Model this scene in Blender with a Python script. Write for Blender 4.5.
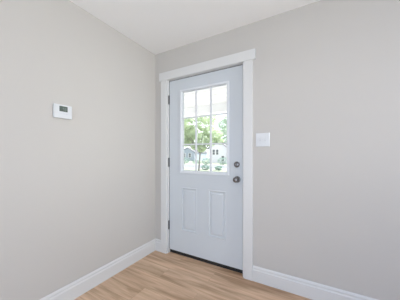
import bpy, bmesh, math, random
from mathutils import Vector, Matrix
random.seed(7)
for o in list(bpy.data.objects): bpy.data.objects.remove(o)
S = bpy.context.scene
C = S.collection
R = math.radians

# ------------------------------------------------------------------ camera, sky, sun, lights
cd = bpy.data.cameras.new('camera'); cam = bpy.data.objects.new('camera', cd); C.objects.link(cam)
cam.location = (1.7353, -1.9017, 1.1963)
cam.rotation_euler = (R(90), 0, R(29.698))
cd.sensor_width = 36; cd.lens = 36*198.45/400; cd.shift_y = 5.11/400
cd.clip_start = .05; cd.clip_end = 400
S.camera = cam

S.view_settings.view_transform = 'Standard'; S.view_settings.look = 'None'
S.view_settings.gamma = 1; S.view_settings.use_curve_mapping = False
S.view_settings.exposure = 0.0

w = bpy.data.worlds.new('sky'); S.world = w; w.use_nodes = True
nt = w.node_tree; bg = nt.nodes['Background']
sky = nt.nodes.new('ShaderNodeTexSky'); sky.sky_type = 'HOSEK_WILKIE'; sky.turbidity = 4.5; sky.ground_albedo = .4
sky.sun_direction = Vector((18, 12.67, 22)).normalized()
mx = nt.nodes.new('ShaderNodeMixRGB'); mx.inputs[0].default_value = .6; mx.inputs[2].default_value = (.97, .98, 1, 1)
nt.links.new(sky.outputs[0], mx.inputs[1]); nt.links.new(mx.outputs[0], bg.inputs[0])
bg.inputs[1].default_value = 3.6

def lamp(name, kind, loc, target, energy, color, size=None, size_y=None):
    d = bpy.data.lights.new(name, kind); o = bpy.data.objects.new(name, d); C.objects.link(o)
    o.location = loc; d.energy = energy; d.color = color
    o.rotation_euler = (Vector(target)-Vector(loc)).to_track_quat('-Z', 'Y').to_euler()
    if kind == 'AREA':
        d.shape = 'RECTANGLE'; d.size = size; d.size_y = size_y or size
    return o
sun = lamp('sun', 'SUN', (18, 12, 22), (0, -.67, 0), 8.0, (1, .975, .95)); sun.data.angle = R(1)
# unseen area fills added to light the room
def rgb(r, g, b):
    m = max(r, g, b); return m, (r/m, g/m, b/m)
for nm, loc, tgt, c, a, b, spread in (
        ('fill_front', (1.0, -4.38, 1.45), (1.0, 0, 1.35), (18.3, 20, 19.4), 1.0, 1.7, 180),
        ('fill_low', (1.6, -4.38, .7), (1.2, 0, .5), (30, 38, 49), 2.0, .8, 180),
        ('fill_right', (4.48, -1.0, 1.45), (0, -1.0, 1.45), (4.5, 7.2, 12.0), 1.3, 1.5, 180),
        ('fill_right', (4.48, -.95, 1.6), (0, -.62, 1.45), (9.9, 10.2, 9.5), 1.2, 1.2, 60),
        ('fill_overhead', (2.4, -2.3, 2.43), (2.4, -2.3, 0), (2, 3, 9), 1.0, 1.0, 180),  # bluish fill added near the ceiling, no fixture there
        ('fill_upward', (2.6, -1.9, 1.2), (1.5, -1.2, 3), (8.8, 8.2, 7.0), .8, .8, 180)):  # fill added below, aimed up to brighten the ceiling
    e, col = rgb(*c)
    lamp(nm, 'AREA', loc, tgt, e, col, a, b).data.spread = R(spread)
# ------------------------------------------------------------------ materials
def mat(name, color, rough=.6, metal=0, noise=None, bump=None, spec=.5):
    """noise=(scale, amount) mottles the colour, bump=(scale, strength) roughens it"""
    m = bpy.data.materials.new(name); m.use_nodes = True
    n = m.node_tree.nodes; l = m.node_tree.links; b = n['Principled BSDF']
    b.inputs['Base Color'].default_value = (*color, 1); b.inputs['Roughness'].default_value = rough
    b.inputs['Metallic'].default_value = metal; b.inputs['Specular IOR Level'].default_value = spec
    tc = n.new('ShaderNodeTexCoord')
    if noise:
        t = n.new('ShaderNodeTexNoise'); t.inputs['Scale'].default_value = noise[0]; t.inputs['Detail'].default_value = 4
        l.new(tc.outputs['Object'], t.inputs['Vector'])
        r = n.new('ShaderNodeValToRGB'); a = noise[1]
        r.color_ramp.elements[0].position = .3; r.color_ramp.elements[1].position = .7
        r.color_ramp.elements[0].color = (*[c*(1-a) for c in color], 1)
        r.color_ramp.elements[1].color = (*[min(1, c*(1+a)) for c in color], 1)
        l.new(t.outputs['Fac'], r.inputs[0]); l.new(r.outputs[0], b.inputs['Base Color'])
    if bump:
        t = n.new('ShaderNodeTexNoise'); t.inputs['Scale'].default_value = bump[0]; t.inputs['Detail'].default_value = 3
        l.new(tc.outputs['Object'], t.inputs['Vector'])
        bp = n.new('ShaderNodeBump'); bp.inputs['Strength'].default_value = bump[1]; bp.inputs['Distance'].default_value = .002
        l.new(t.outputs['Fac'], bp.inputs['Height']); l.new(bp.outputs[0], b.inputs['Normal'])
    return m

M = {}
M['wall'] = mat('greige_wall_paint', (.553, .526, .499), .75, noise=(1.5, .012), bump=(160, .12), spec=.3)
M['ceil'] = mat('white_ceiling_paint', (.91, .90, .89), .9, bump=(120, .2), spec=.2)
M['trim'] = mat('white_trim_paint', (.685, .678, .672), .4, noise=(3, .01))
M['door'] = mat('pale_blue_white_door_paint', (.60, .630, .660), .42, noise=(2, .012))
M['muntin'] = mat('white_muntin_bars', (.72, .73, .75), .5, noise=(3, .01))
M['litef'] = mat('white_moulded_window_frame', (.74, .76, .79), .4, noise=(3, .01))
M['nickel'] = mat('satin_nickel', (.19, .178, .175), .28, .9, noise=(30, .05))
M['hinge'] = mat('brushed_steel', (.035, .035, .038), .45, .1, noise=(30, .05))
M['black'] = mat('dark_bronze_threshold', (.012, .012, .013), .5, noise=(20, .2))
M['rubber_gap_shade'] = mat('dark_weatherstrip_and_gap_shade', (.02, .02, .02), .8, noise=(20, .1))  # near-black, also used to darken the gaps round the slab
M['plastic'] = mat('white_plastic', (.67, .68, .70), .35, noise=(8, .01))
M['plastic2'] = mat('white_plastic_edge', (.62, .62, .66), .4, noise=(8, .01))
M['lcd'] = mat('grey_green_lcd', (.10, .125, .11), .25, noise=(25, .12))
M['digit'] = mat('lcd_segments', (.30, .35, .31), .4, noise=(30, .03))
M['slot'] = mat('grey_plastic', (.58, .59, .61), .5, noise=(10, .03))
M['screw'] = mat('screw_head', (.62, .62, .63), .4, .3, noise=(30, .05))

def floor_mat():
    m = bpy.data.materials.new('oak_plank_floor'); m.use_nodes = True
    n = m.node_tree.nodes; l = m.node_tree.links; b = n['Principled BSDF']
    tc = n.new('ShaderNodeTexCoord')
    br = n.new('ShaderNodeTexBrick')
    br.offset = .37; br.inputs['Scale'].default_value = 1; br.inputs['Brick Width'].default_value = 1.22
    br.inputs['Row Height'].default_value = .178; br.inputs['Mortar Size'].default_value = .0012
    br.inputs['Color1'].default_value = (.0, .0, .0, 1); br.inputs['Color2'].default_value = (1, 1, 1, 1)
    br.inputs['Mortar'].default_value = (.5, .5, .5, 1)
    mp = n.new('ShaderNodeMapping'); mp.inputs['Location'].default_value = (.35, .06, 0)
    l.new(tc.outputs['Object'], mp.inputs[0]); l.new(mp.outputs[0], br.inputs['Vector'])
    # grain, shifted plank by plank
    sh = n.new('ShaderNodeVectorMath'); sh.operation = 'MULTIPLY_ADD'
    l.new(br.outputs['Color'], sh.inputs[0]); sh.inputs[1].default_value = (3, 1.2, 2); l.new(mp.outputs[0], sh.inputs[2])
    m2 = n.new('ShaderNodeMapping'); m2.inputs['Scale'].default_value = (.9, 9, 1); l.new(sh.outputs[0], m2.inputs[0])
    g = n.new('ShaderNodeTexNoise'); g.inputs['Scale'].default_value = 1.7; g.inputs['Detail'].default_value = 8
    g.inputs['Distortion'].default_value = .7; l.new(m2.outputs[0], g.inputs['Vector'])
    m3 = n.new('ShaderNodeMapping'); m3.inputs['Scale'].default_value = (3, 70, 1); l.new(sh.outputs[0], m3.inputs[0])
    g2 = n.new('ShaderNodeTexNoise'); g2.inputs['Scale'].default_value = 2; g2.inputs['Detail'].default_value = 5
    l.new(m3.outputs[0], g2.inputs['Vector'])
    r = n.new('ShaderNodeValToRGB'); e = r.color_ramp.elements
    e[0].position = .33; e[0].color = (.42, .26, .15, 1)
    e[1].position = .68; e[1].color = (.78, .55, .375, 1)
    k = e.new(.5); k.color = (.62, .415, .27, 1)
    l.new(g.outputs['Fac'], r.inputs[0])
    a = n.new('ShaderNodeMixRGB'); a.blend_type = 'SOFT_LIGHT'; a.inputs[0].default_value = .55
    l.new(r.outputs[0], a.inputs[1]); l.new(g2.outputs['Fac'], a.inputs[2])
    v = n.new('ShaderNodeMixRGB'); v.blend_type = 'SOFT_LIGHT'; v.inputs[0].default_value = .12
    l.new(a.outputs[0], v.inputs[1]); l.new(br.outputs['Color'], v.inputs[2])
    d = n.new('ShaderNodeMixRGB'); d.blend_type = 'MIX'; l.new(br.outputs['Fac'], d.inputs[0])
    l.new(v.outputs[0], d.inputs[1]); d.inputs[2].default_value = (.50, .33, .215, 1)
    l.new(d.outputs[0], b.inputs['Base Color']); b.inputs['Roughness'].default_value = .42
    b.inputs['Specular IOR Level'].default_value = .4
    bp = n.new('ShaderNodeBump'); bp.inputs['Strength'].default_value = .12; bp.inputs['Distance'].default_value = .001
    l.new(g2.outputs['Fac'], bp.inputs['Height']); l.new(bp.outputs[0], b.inputs['Normal'])
    return m
M['floor'] = floor_mat()

def glass_mat():
    m = bpy.data.materials.new('clear_glass'); m.use_nodes = True
    n = m.node_tree.nodes; l = m.node_tree.links; n.remove(n['Principled BSDF'])
    t = n.new('ShaderNodeBsdfTransparent'); t.inputs[0].default_value = (.97, .99, .98, 1)
    g = n.new('ShaderNodeBsdfGlossy'); g.inputs['Roughness'].default_value = .02
    f = n.new('ShaderNodeFresnel'); f.inputs[0].default_value = 1.45
    x = n.new('ShaderNodeMixShader'); l.new(f.outputs[0], x.inputs[0]); l.new(t.outputs[0], x.inputs[1]); l.new(g.outputs[0], x.inputs[2])
    l.new(x.outputs[0], n['Material Output'].inputs[0]); return m
M['glass'] = glass_mat()

def leaf_mat(name, c1, c2):
    m = bpy.data.materials.new(name); m.use_nodes = True
    n = m.node_tree.nodes; l = m.node_tree.links; b = n['Principled BSDF']
    tc = n.new('ShaderNodeTexCoord'); t = n.new('ShaderNodeTexNoise'); t.inputs['Scale'].default_value = 1.6; t.inputs['Detail'].default_value = 5
    l.new(tc.outputs['Object'], t.inputs['Vector'])
    r = n.new('ShaderNodeValToRGB'); r.color_ramp.elements[0].position = .35; r.color_ramp.elements[1].position = .65
    r.color_ramp.elements[0].color = (*c1, 1); r.color_ramp.elements[1].color = (*c2, 1)
    l.new(t.outputs['Fac'], r.inputs[0]); l.new(r.outputs[0], b.inputs['Base Color']); b.inputs['Roughness'].default_value = .6
    tr = n.new('ShaderNodeBsdfTranslucent'); l.new(r.outputs[0], tr.inputs[0])
    x = n.new('ShaderNodeMixShader'); x.inputs[0].default_value = .45
    l.new(b.outputs[0], x.inputs[1]); l.new(tr.outputs[0], x.inputs[2]); l.new(x.outputs[0], n['Material Output'].inputs[0])
    return m
M['leafA'] = leaf_mat('yellow_green_leaves', (.50, .60, .42), (.76, .82, .62))
M['leafB'] = leaf_mat('blue_green_leaves', (.52, .64, .52), (.74, .82, .70))
M['bush'] = leaf_mat('bush_leaves', (.24, .36, .33), (.38, .48, .42))
M['bark'] = mat('bark', (.20, .19, .19), .9, noise=(6, .3))
M['grass'] = mat('sunlit_lawn', (.32, .35, .27), .9, noise=(.6, .25))
M['street'] = mat('pale_asphalt', (.24, .25, .29), .9, noise=(2, .08))
M['conc'] = mat('light_concrete', (.46, .45, .45), .85, noise=(3, .05))
M['soffit'] = mat('cream_porch_boards', (.80, .785, .77), .7, noise=(3, .03))
M['porchw'] = mat('white_porch_boards', (.76, .75, .745), .6, noise=(3, .02))
M['groove'] = mat('porch_board_groove', (.30, .285, .27), .8, noise=(6, .05))
M['sidingw'] = mat('white_lap_siding', (.66, .65, .70), .7, noise=(3, .03))
M['sidingb'] = mat('blue_grey_lap_siding', (.30, .34, .41), .7, noise=(3, .04))
M['roof'] = mat('grey_shingles', (.20, .20, .22), .9, noise=(5, .2))
M['dark'] = mat('dark_window_pane', (.06, .07, .09), .15, noise=(2, .1))
M['red'] = mat('brick_chimney', (.40, .22, .18), .9, noise=(8, .2))

# ------------------------------------------------------------------ mesh helpers
def box(bm, x0, x1, y0, y1, z0, z1, bev=0):
    r = bmesh.ops.create_cube(bm, size=1)
    for v in r['verts']:
        v.co = Vector(((x0+x1)/2+v.co.x*(x1-x0), (y0+y1)/2+v.co.y*(y1-y0), (z0+z1)/2+v.co.z*(z1-z0)))
    if bev:
        es = list({e for v in r['verts'] for e in v.link_edges})
        bmesh.ops.bevel(bm, geom=es, offset=bev, segments=2, profile=.6, affect='EDGES')
def boxes(*bs, bev=0):
    bm = bmesh.new()
    for b in bs: box(bm, *b, bev=bev)
    return bm
def lathe(bm, prof, axis='y', c=(0, 0, 0), seg=32):
    """prof = [(radius, distance along axis)]; closed with caps"""
    rings = []
    for r, d in prof:
        ring = []
        for i in range(seg):
            a = 2*math.pi*i/seg; p, q = r*math.cos(a), r*math.sin(a)
            co = {'y': (p, d, q), 'z': (p, q, d), 'x': (d, p, q)}[axis]
            ring.append(bm.verts.new(Vector(c)+Vector(co)))
        rings.append(ring)
    for a, b in zip(rings, rings[1:]):
        for i in range(seg): bm.faces.new((a[i], a[(i+1) % seg], b[(i+1) % seg], b[i]))
    bm.faces.new(rings[0]); bm.faces.new(rings[-1])
def prism(bm, pts, p0, p1, ax):
    """pts = 2-D outline, swept along axis ax ('x' or 'y') from p0 to p1"""
    def co(t, a, b): return (t, a, b) if ax == 'x' else (a, t, b)
    A = [bm.verts.new(co(p0, *p)) for p in pts]; B = [bm.verts.new(co(p1, *p)) for p in pts]
    n = len(pts)
    for i in range(n): bm.faces.new((A[i], A[(i+1) % n], B[(i+1) % n], B[i]))
    bm.faces.new(A); bm.faces.new(B)
def loops(bm, x0, x1, z0, z1, prof):
    """nested rectangles on a face looking towards -y; prof = [(inset, y)]; the last one is filled"""
    rs = [[bm.verts.new(c) for c in ((x0+i, y, z0+i), (x1-i, y, z0+i), (x1-i, y, z1-i), (x0+i, y, z1-i))] for i, y in prof]
    for a, b in zip(rs, rs[1:]):
        for k in range(4): bm.faces.new((a[k], a[(k+1) % 4], b[(k+1) % 4], b[k]))
    return rs
def obj(name, bm, m, parent=None, smooth=False):
    bmesh.ops.recalc_face_normals(bm, faces=bm.faces)
    me = bpy.data.meshes.new(name); bm.to_mesh(me); bm.free()
    if smooth:
        for p in me.polygons: p.use_smooth = True
        me.set_sharp_from_angle(angle=R(35))
    me.materials.append(m)
    o = bpy.data.objects.new(name, me); C.objects.link(o)
    if parent: o.parent = parent; o.matrix_parent_inverse = Matrix.Translation(-parent.location)
    return o
def empty(name, loc):
    o = bpy.data.objects.new(name, None); o.location = loc; o.empty_display_size = .1; C.objects.link(o); return o
def tag(o, label=None, cat=None, group=None, kind=None):
    for k, v in (('label', label), ('category', cat), ('group', group), ('kind', kind)):
        if v: o[k] = v
    return o
def struct(name, bm, m, label=None, cat=None):
    return tag(obj(name, bm, m), label, cat, kind='structure')

# ------------------------------------------------------------------ room shell
X1, Y1, H, T = 4.6, -4.5, 2.464, .14
DX0, DX1, DZ = .180, 1.152, 2.120           # hole for the door frame
struct('floor', boxes((-T, X1+T, Y1-T, .050, -.12, 0)), M['floor'], 'light oak wood plank floor with long grain', 'floor')
struct('ceiling', boxes((-T, X1+T, Y1-T, T, H, H+.12)), M['ceil'], 'plain white painted ceiling', 'ceiling')
struct('wall_left', boxes((-T, 0, Y1-T, T, 0, H)), M['wall'], 'greige wall with the thermostat, left of the door', 'wall')
wb = struct('wall_back', boxes((0, DX0, 0, T, 0, H), (DX1, X1, 0, T, 0, H), (DX0, DX1, 0, T, DZ, H)), M['wall'],
            'greige wall holding the entry door and the switch plate', 'wall')
struct('wall_right', boxes((X1, X1+T, -.3, T, 0, H), (X1, X1+T, Y1-T, -1.75, 0, H), (X1, X1+T, -1.75, -.3, 0, .6), (X1, X1+T, -1.75, -.3, 2.3, H)),
       M['wall'], 'greige wall on the right side of the room', 'wall')
struct('wall_front', boxes((0, .9, Y1-T, Y1, 0, H), (3.7, X1, Y1-T, Y1, 0, H), (.9, 3.7, Y1-T, Y1, 0, .55), (.9, 3.7, Y1-T, Y1, 2.35, H)),
       M['wall'], 'greige wall behind the viewer', 'wall')
for nm, bs in (('added_window_1', ((.9, 3.7, -4.6, -4.54, .55, .6), (.9, 3.7, -4.6, -4.54, 2.3, 2.35), (.9, .95, -4.6, -4.54, .6, 2.3), (3.65, 3.7, -4.6, -4.54, .6, 2.3), (2.27, 2.33, -4.6, -4.54, .6, 2.3))),
               ('added_window_2', ((4.64, 4.7, -1.75, -.3, .6, .65), (4.64, 4.7, -1.75, -.3, 2.25, 2.3), (4.64, 4.7, -1.75, -1.7, .65, 2.25), (4.64, 4.7, -.35, -.3, .65, 2.25)))):
    f = struct(nm, boxes(*bs), M['trim'], 'added unseen white framed window behind the viewer' if nm == 'added_window_1' else 'added unseen white framed window in the right wall', 'window')  # unseen windows added to go with the fill lights
    obj('light_block_panel', boxes((.95, 3.65, -4.58, -4.565, .6, 2.3) if nm == 'added_window_1' else (4.665, 4.68, -1.7, -.35, .65, 2.25)), M['porchw'], f)  # opaque panel added to keep outside light out of the room

bp = [(0, 0), (.0145, 0), (.0145, .104), (.0095, .113), (.0095, .121), (.0115, .124), (.0110, .129), (.0065, .139), (.003, .142), (0, .142)]
bm = bmesh.new(); prism(bm, bp, Y1, 0, 'y'); struct('baseboard_left', bm, M['trim'], 'white baseboard along the left wall', 'baseboard')
bm = bmesh.new(); prism(bm, [(-a, b) for a, b in bp], .0145, .1055, 'x'); struct('baseboard_back', bm, M['trim'], 'short white baseboard between the corner and the door casing', 'baseboard')
bm = bmesh.new(); prism(bm, [(-a, b) for a, b in bp], 1.2335, X1, 'x'); struct('baseboard_right', bm, M['trim'], 'white baseboard running right from the door casing', 'baseboard')

# ------------------------------------------------------------------ casing and frame round the door
tr = tag(empty('trim_1', (.67, 0, 0)), 'white flat casing and frame around the entry door', 'door trim', kind='structure')
obj('side_casing', boxes((.106, .190, -.018, 0, 0, 2.106), bev=.0015), M['trim'], tr)
obj('side_casing', boxes((1.146, 1.233, -.018, 0, 0, 2.106), bev=.0015), M['trim'], tr)
obj('head_casing', boxes((.081, 1.260, -.022, 0, 2.106, 2.203), bev=.0015), M['trim'], tr)
obj('jamb', boxes((DX0, .197, .0, T, 0, 2.104), (1.134, DX1, .0, T, 0, 2.104), (DX0, DX1, .0, T, 2.104, DZ)), M['trim'], tr)
obj('weatherstrip_and_gap_shade', boxes((.197, .209, .076, .088, .047, 2.092), (1.122, 1.134, .076, .088, .047, 2.092), (.197, 1.134, .076, .088, 2.092, 2.104), (.197, .204, .034, .076, .047, 2.104), (1.124, 1.134, .033, .076, .047, 2.104), (.197, 1.134, .036, .076, 2.0975, 2.104)), M['rubber_gap_shade'], tr)  # last three strips fill the slab gaps with black as painted shade
tag(obj('threshold', boxes((.197, 1.134, .050, T+.02, -.02, .043), bev=.002), M['black'], tr), 'black metal door threshold')

# ------------------------------------------------------------------ door
YS = .030                                    # inner face of the slab
sx0, sx1, sz0, sz1 = .2045, 1.1235, .047, 2.097
gx0, gx1, gz0, gz1 = .372, .973, .994, 1.956  # hole for the window insert
P1 = (.380, .594, .304, .818); P2 = (.735, .946, .304, .818)
door = tag(empty('door_1', (sx0, YS, 0)), 'pale blue-grey entry door with nine-lite window and two lower panels', 'door', kind='structure')
bm = bmesh.new()
xs = sorted({sx0, sx1, gx0, gx1, P1[0], P1[1], P2[0], P2[1]}); zs = sorted({sz0, sz1, gz0, gz1, P1[2], P1[3]})
def hole(x, z, back):
    if gx0 < x < gx1 and gz0 < z < gz1: return True
    return (not back) and any(p[0] < x < p[1] and p[2] < z < p[3] for p in (P1, P2))
for yy, back in ((YS, False), (YS+.044, True)):
    V = {(x, z): bm.verts.new((x, yy, z)) for x in xs for z in zs}
    for a, b in zip(xs, xs[1:]):
        for c, d in zip(zs, zs[1:]):
            if not hole((a+b)/2, (c+d)/2, back): bm.faces.new((V[a, c], V[b, c], V[b, d], V[a, d]))
def side(a, b, c, d):
    q = [bm.verts.new(v) for v in (a, b, c, d)]; bm.faces.new(q)
for (a, b, c, d) in ((sx0, sx1, sz0, sz1), (gx0, gx1, gz0, gz1)):
    for (p, q) in (((a, c), (b, c)), ((b, c), (b, d)), ((b, d), (a, d)), ((a, d), (a, c))):
        side((p[0], YS, p[1]), (q[0], YS, q[1]), (q[0], YS+.044, q[1]), (p[0], YS+.044, p[1]))
bmesh.ops.remove_doubles(bm, verts=bm.verts, dist=1e-5)
obj('door_slab', bm, M['door'], door)
for (a, b, c, d) in (P1, P2):
    bm = bmesh.new()
    rs = loops(bm, a, b, c, d, [(0, YS), (.004, YS-.003), (.012, YS-.003), (.018, YS+.008), (.026, YS+.009), (.044, YS+.001)])
    bm.faces.new(rs[-1])
    o = obj('raised_panel', bm, M['door'], door)

# window insert: frame, muntins, glass
fx0, fx1, fz0, fz1 = .363, .982, .984, 1.965
lx0, lx1, lz0, lz1 = .390, .956, 1.014, 1.941
def ring(bm, o4, i4, yf, yb, bev=.004):
    x0, x1, z0, z1 = o4; a0, a1, c0, c1 = i4
    prof = [((x0, x1, z0, z1), yb), ((x0, x1, z0, z1), yf+bev), ((x0+bev, x1-bev, z0+bev, z1-bev), yf), ((a0-bev, a1+bev, c0-bev, c1+bev), yf), ((a0, a1, c0, c1), yf+bev), ((a0, a1, c0, c1), yb)]
    rs = [[bm.verts.new(v) for v in ((p[0], y, p[2]), (p[1], y, p[2]), (p[1], y, p[3]), (p[0], y, p[3]))] for p, y in prof]
    rs.append(rs[0])
    for a, b in zip(rs, rs[1:]):
        for k in range(4): bm.faces.new((a[k], a[(k+1) % 4], b[(k+1) % 4], b[k]))
bm = bmesh.new(); ring(bm, (fx0, fx1, fz0, fz1), (lx0, lx1, lz0, lz1), YS-.010, YS)
ring(bm, (gx0, gx1, gz0, gz1), (lx0, lx1, lz0, lz1), YS, YS+.044, 0.0001)
for sx in (fx0+.006, (fx0+fx1)/2, fx1-.006):     # screw plugs on the frame
    for sz in (fz0+.008, fz1-.008): lathe(bm, [(.004, 0), (.004, -.0015)], 'y', (sx+(.006 if sx < .5 else -.006 if sx > .9 else 0), YS-.009, sz), 12)
for sz in (1.32, 1.632):
    for sx in (fx0+.012, fx1-.012): lathe(bm, [(.004, 0), (.004, -.0015)], 'y', (sx, YS-.009, sz), 12)
wf = tag(obj('window_frame', bm, M['litef'], door), 'white moulded frame around the door glass')
bm = bmesh.new()
for x in (.577, .764): box(bm, x-.011, x+.011, YS+.006, YS+.018, lz0, lz1, bev=.002)
for z in (1.320, 1.632): box(bm, lx0, lx1, YS+.007, YS+.017, z-.008, z+.008, bev=.002)
obj('muntin_grid', bm, M['muntin'], wf)
g = .004
obj('glazing_gasket', boxes((lx0, lx0+g, YS+.012, YS+.020, lz0, lz1), (lx1-g, lx1, YS+.012, YS+.020, lz0, lz1), (lx0, lx1, YS+.012, YS+.020, lz1-g, lz1), (lx0, lx1, YS+.012, YS+.020, lz0, lz0+g)), M['slot'], wf)
obj('glass', boxes((lx0, lx1, YS+.020, YS+.025, lz0, lz1)), M['glass'], wf)

# hinges
for z in (1.871, 1.108, .343):
    bm = bmesh.new()
    lathe(bm, [(.008, z-.051), (.008, z+.051)], 'z', (.1995, .020, 0), 14)
    lathe(bm, [(.0045, z+.051), (.0045, z+.056)], 'z', (.1985, .022, 0), 12)
    lathe(bm, [(.0045, z-.056), (.0045, z-.051)], 'z', (.1985, .022, 0), 12)
    box(bm, .1972, .1985, .022, .058, z-.050, z+.050)
    tag(obj('hinge', bm, M['hinge'], door, True), 'dark steel hinge')
# knob
kx, kz = 1.068, .951
bm = bmesh.new(); lathe(bm, [(.033, YS), (.033, YS-.004), (.029, YS-.010), (.014, YS-.013)], 'y', (kx, 0, kz))
rose = tag(obj('knob_rosette', bm, M['nickel'], door, True), 'round nickel rosette')
bm = bmesh.new(); lathe(bm, [(.011, YS-.012), (.011, YS-.028), (.016, YS-.034), (.024, YS-.040), (.0275, YS-.048), (.0275, YS-.056), (.024, YS-.063), (.016, YS-.067), (.005, YS-.068)], 'y', (kx, 0, kz))
kn = tag(obj('knob', bm, M['nickel'], door, True), 'round satin nickel knob')
# deadbolt
bx, bz = 1.064, 1.1010
bm = bmesh.new(); lathe(bm, [(.030, YS), (.030, YS-.006), (.026, YS-.013), (.020, YS-.016), (.010, YS-.017)], 'y', (bx, 0, bz))
db = tag(obj('deadbolt', bm, M['nickel'], door, True), 'round nickel deadbolt plate')
bm = bmesh.new(); box(bm, bx-.005, bx+.005, YS-.036, YS-.015, bz-.017, bz+.017, bev=.003)
obj('thumb_turn', bm, M['nickel'], db, True)

# ------------------------------------------------------------------ switch plate
sw = tag(empty('light_switch', (1.326, -.001, 1.339)), 'white double toggle switch plate on the wall right of the door', 'light switch')
bm = bmesh.new(); loops_ = loops(bm, 1.263, 1.389, 1.275, 1.403, [(0, 0), (0, -.003), (.003, -.006), (.006, -.0065)]); bm.faces.new(loops_[-1])
obj('switch_plate', bm, M['plastic'], sw)
for x in (1.303, 1.349):
    bm = bmesh.new(); box(bm, x-.0055, x+.0055, -.0085, -.006, 1.327, 1.351, bev=.0008)
    t = tag(obj('toggle', bm, M['slot'], sw), 'grey toggle surround')
    bm = bmesh.new(); box(bm, x-.004, x+.004, -.018, -.008, 1.338, 1.347, bev=.0015)
    obj('toggle_lever', bm, M['plastic'], t)
    for z in (1.309, 1.369):
        bm = bmesh.new(); lathe(bm, [(.003, -.0062), (.003, -.0074)], 'y', (x, 0, z), 12)
        obj('screw', bm, M['screw'], sw)

# ------------------------------------------------------------------ thermostat (on the left wall)
th = tag(empty('thermostat', (.001, -1.078, 1.538)), 'small white thermostat with a grey screen on the left wall', 'thermostat')
obj('back_plate', boxes((0, .010, -1.138, -1.018, 1.491, 1.587), bev=.002), M['plastic2'], th)
obj('body', boxes((.010, .028, -1.142, -1.014, 1.486, 1.591), bev=.003), M['plastic'], th)
scr = tag(obj('screen', boxes((.0275, .0286, -1.106, -1.047, 1.538, 1.580)), M['lcd'], th), 'grey-green display screen')
bm = bmesh.new()
def seg7(bm, y, z, code, w=.011, h=.020, t=.0022):
    a = {'a': (y, y+w, z+h-t, z+h), 'd': (y, y+w, z, z+t), 'g': (y, y+w, z+h/2-t/2, z+h/2+t/2),
         'f': (y, y+t, z+h/2, z+h), 'e': (y, y+t, z, z+h/2), 'b': (y+w-t, y+w, z+h/2, z+h), 'c': (y+w-t, y+w, z, z+h/2)}
    for c in code: q = a[c]; box(bm, .0285, .0289, q[0], q[1], q[2], q[3])
seg7(bm, -1.084, 1.547, 'abc'); seg7(bm, -1.068, 1.547, 'abcdg')
obj('display_digits', bm, M['digit'], scr)
bm = bmesh.new()
for k in range(3): box(bm, .0275, .0295, -1.100+.020*k, -1.086+.020*k, 1.519, 1.524, bev=.0007)
obj('button_row', bm, M['plastic2'], th)

# ------------------------------------------------------------------ outside: porch, ground, street
GZ = -.50
struct('lawn', boxes((-90, 60, 9.0, 19.5, GZ-.2, GZ), (-90, 60, 29.0, 110, GZ-.2, GZ)), M['grass'], 'sunlit pale green grass outside the door', 'lawn')
struct('street', boxes((-90, 60, 21.2, 27.6, GZ-.2, GZ-.06)), M['street'], 'pale grey street beyond the front lawn', 'street')
struct('sidewalk', boxes((-90, 60, 19.5, 21.2, GZ-.2, GZ+.02), (-90, 60, 27.6, 29.0, GZ-.2, GZ+.02)), M['conc'], 'light concrete sidewalks along the street', 'sidewalk')
struct('added_bounce_pad', boxes((-90, 60, 3.0, 9.0, GZ-.2, GZ)), M['conc'], 'added unseen light concrete pad bouncing light to the porch ceiling', 'bounce_pad')  # out of view, added for its neutral bounce onto the porch ceiling
struct('porch_floor', boxes((-3, 5, T+.02, 3.0, GZ-.2, -.05)), M['conc'], 'light concrete porch floor outside the door', 'porch')
pc = tag(empty('porch_roof', (1, 1.4, 2.5)), 'white boarded porch ceiling and beam seen through the top panes', 'porch roof', kind='structure')
obj('porch_ceiling', boxes((-3, 5, T, 2.86, 2.506, 2.60)), M['groove'], pc)
bm = bmesh.new()
for k in range(9): box(bm, -3, 5, T+.02+.30*k, T+.30*(k+1), 2.492, 2.506)
obj('porch_boards', bm, M['soffit'], pc)
obj('porch_beam', boxes((-3, 5, 2.66, 2.86, 2.29, 2.52)), M['porchw'], pc)
for x in (-2.9, 3.6):
    obj('porch_post', boxes((x, x+.14, 2.69, 2.83, -.05, 2.29), (x-.03, x+.17, 2.66, 2.86, -.05, .12), (x-.03, x+.17, 2.66, 2.86, 2.2, 2.29)), M['porchw'], pc)

def crown(bm, c, r, n, leaf):
    """leafy clumps: n small leaves scattered through squashed balls"""
    for i in range(n):
        v = Vector((random.gauss(0, 1), random.gauss(0, 1), random.gauss(0, 1))).normalized()*random.uniform(.55, 1)**.6
        p = Vector(c)+Vector((v.x*r[0], v.y*r[1], v.z*r[2]))
        s = leaf*random.uniform(.6, 1.3)
        q = Matrix.Rotation(random.uniform(0, 6.28), 3, 'Z') @ Matrix.Rotation(random.uniform(0, 6.28), 3, 'X')
        pts = [Vector((-s, 0, 0)), Vector((0, -s*.5, .1*s)), Vector((s, 0, 0)), Vector((0, s*.5, .1*s))]
        bm.faces.new([bm.verts.new(p+q @ t) for t in pts])
def limb(bm, a, b, r0, r1, seg=8):
    a, b = Vector(a), Vector(b); d = (b-a).normalized(); u = d.orthogonal().normalized(); v = d.cross(u)
    A = [bm.verts.new(a+(u*math.cos(6.2832*i/seg)+v*math.sin(6.2832*i/seg))*r0) for i in range(seg)]
    B = [bm.verts.new(b+(u*math.cos(6.2832*i/seg)+v*math.sin(6.2832*i/seg))*r1) for i in range(seg)]
    for i in range(seg): bm.faces.new((A[i], A[(i+1) % seg], B[(i+1) % seg], B[i]))
    bm.faces.new(A); bm.faces.new(B)
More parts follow.
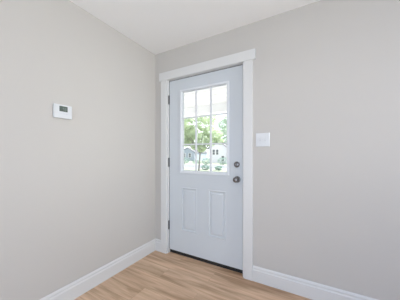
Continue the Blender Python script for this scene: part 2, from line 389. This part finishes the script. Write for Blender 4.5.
def tree(x, y, h, clumps, leaf, lm, label, n=900, tr_=.16):
    t = tag(empty('tree', (x, y, GZ)), label, 'tree', 'trees in the front yard')
    bm = bmesh.new(); f = Vector((x+.15, y, GZ+h*.42))
    limb(bm, (x, y, GZ-.1), f, tr_, tr_*.75)
    for (cx, cy, cz, r) in clumps:
        e = Vector((cx, cy, cz-r*.2)); mid = f.lerp(e, .5)+Vector((random.uniform(-.2, .2), 0, random.uniform(-.1, .3)))
        limb(bm, f, mid, tr_*.45, tr_*.3); limb(bm, mid, e, tr_*.3, tr_*.1)
    obj('trunk', bm, M['bark'], t)
    bm = bmesh.new()
    for (cx, cy, cz, r) in clumps: crown(bm, (cx, cy, cz), (r, r, r*.75), int(n*r), leaf)
    obj('foliage', bm, lm, t)
    return t
tree(-8.9, 16.5, 4.6, [(-11.0, 16.8, 3.0, 1.2), (-10.4, 16, 4.4, 1.1), (-9.3, 16.6, 3.6, 1.15), (-8.3, 16.3, 2.9, .95), (-8.2, 16.8, 4.4, 1.0), (-11.8, 16.9, 4.4, 1.1), (-12.2, 16.4, 3.2, .9), (-10.2, 16.2, 3.7, 1.1), (-9.6, 16.9, 2.7, .8), (-7.6, 16.5, 3.6, .7), (-8.5, 16.4, 1.9, .55), (-7.6, 16.5, 2.6, .7), (-7.8, 16.5, 5.1, .9), (-6.6, 16.8, 2.6, .45), (-6.9, 16.6, 3.3, .7), (-11.3, 16.6, 3.5, .9), (-11.2, 16.5, 5.0, .8), (-9.3, 16.5, 2.1, .5), (-10.9, 16.6, 3.8, 1.0), (-11.1, 16.6, 2.7, .7), (-10.3, 16.5, 2.6, .6), (-9.3, 16.2, 5.4, .9)],
     .10, M['leafA'], 'bright yellow-green tree seen through the middle and left panes', 950, .11)
tree(-6.9, 24.5, 6.0, [(-9.3, 24.5, 5.6, 1.0), (-8.3, 24, 4.6, 1.1), (-9.9, 24.5, 4.3, .7), (-8.4, 25, 6.3, 1.2), (-7.2, 24.6, 5.4, 1.3), (-9.0, 24.6, 3.3, .8), (-6.2, 24.6, 4.2, 1.2)],
     .12, M['leafB'], 'blue-green tree seen through the right panes', 950)

def bush(x, y, r, label):
    t = tag(empty('bush', (x, y, GZ)), label, 'bush', 'bushes along the street')
    bm = bmesh.new()
    for k in range(6): limb(bm, (x, y, GZ-.05), (x+random.uniform(-.5, .5)*r, y+random.uniform(-.5, .5)*r, GZ+r*.8), .03, .01, 5)
    obj('stem', bm, M['bark'], t)
    bm = bmesh.new(); crown(bm, (x, y, GZ+r*.72), (r*1.2, r, r*.75), int(520*r), .10); obj('foliage', bm, M['bush'], t)
bush(-20.2, 30.5, .9, 'low bush at the left of the lower left pane')
bush(-17.9, 30.8, .6, 'small bush right of the leftmost bush')
bush(-15.3, 30.3, .8, 'bush in the middle lower pane')
bush(-12.1, 30.6, .9, 'bush in front of the white house')
bush(-8.9, 18.0, .42, 'small low shrub on the near lawn beside the tree trunk')
bush(-7.4, 18.3, .38, 'small low shrub on the near lawn under the right pane')

def house(x0, x1, y0, y1, h, rh, wallm, label, wins, chim=None, gable='y'):
    b = tag(empty('house', ((x0+x1)/2, (y0+y1)/2, GZ)), label, 'house')
    bm = bmesh.new(); box(bm, x0, x1, y0, y1, GZ-.1, GZ+h)
    k = 0
    while GZ+.2*k < GZ+h-.2: box(bm, x0-.01, x1+.01, y0-.02, y0, GZ+.2*k, GZ+.2*k+.17); k += 1
    if gable == 'y': prism(bm, [(x0, GZ+h), (x1, GZ+h), ((x0+x1)/2, GZ+h+rh)], y0, y1, 'y')
    else: prism(bm, [(y0, GZ+h), (y1, GZ+h), ((y0+y1)/2, GZ+h+rh)], x0, x1, 'x')
    obj('siding_wall', bm, wallm, b)
    bm = bmesh.new(); o = .35; mxx = ((x0+x1)/2 if gable == 'y' else (y0+y1)/2); lo, hi = (x0, x1) if gable == 'y' else (y0, y1)
    sl = rh/((hi-lo)/2); e = GZ+h-o*sl
    prism(bm, [(lo-o, e), (mxx, GZ+h+rh+.02), (hi+o, e), (hi+o, e+.15), (mxx, GZ+h+rh+.17), (lo-o, e+.15)],
          (y0 if gable == 'y' else x0)-.3, (y1 if gable == 'y' else x1)+.3, gable)
    obj('roof', bm, M['roof'], b)
    for (a, c, d, e2) in wins:
        f = obj('window', boxes((a-.08, a, y0-.07, y0, d-.08, e2+.08), (c, c+.08, y0-.07, y0, d-.08, e2+.08), (a, c, y0-.07, y0, e2, e2+.08), (a, c, y0-.07, y0, d-.08, d), (a, c, y0-.06, y0-.01, (d+e2)/2-.03, (d+e2)/2+.03)), M['porchw'], b)
        obj('pane', boxes((a, c, y0-.04, y0-.02, d, e2)), M['dark'], f)
    if chim: obj('chimney', boxes(chim), M['red'], b)
house(-18.7, -14.3, 38, 45, 3.3, 1.7, M['sidingw'], 'white gabled house across the street in the right lower pane',
      [(-17.75, -17.2, 1.3, 2.4), (-16.9, -16.35, 1.3, 2.4), (-15.6, -15.0, -.1, 1.0)])
house(-12.9, -6.5, 37.5, 45, 2.6, 1.6, M['sidingb'], 'blue-grey house at the right edge of the lower right pane',
      [(-11.9, -10.9, .6, 1.7)], (-11.2, -10.6, 39.5, 40.2, 2.0, 4.6), gable='x')
house(-33.5, -28.6, 48, 56, 2.6, 1.3, M['sidingb'], 'small blue-grey house far off in the left lower pane',
      [(-32.6, -31.8, .6, 1.7), (-30.6, -29.8, .6, 1.7)])
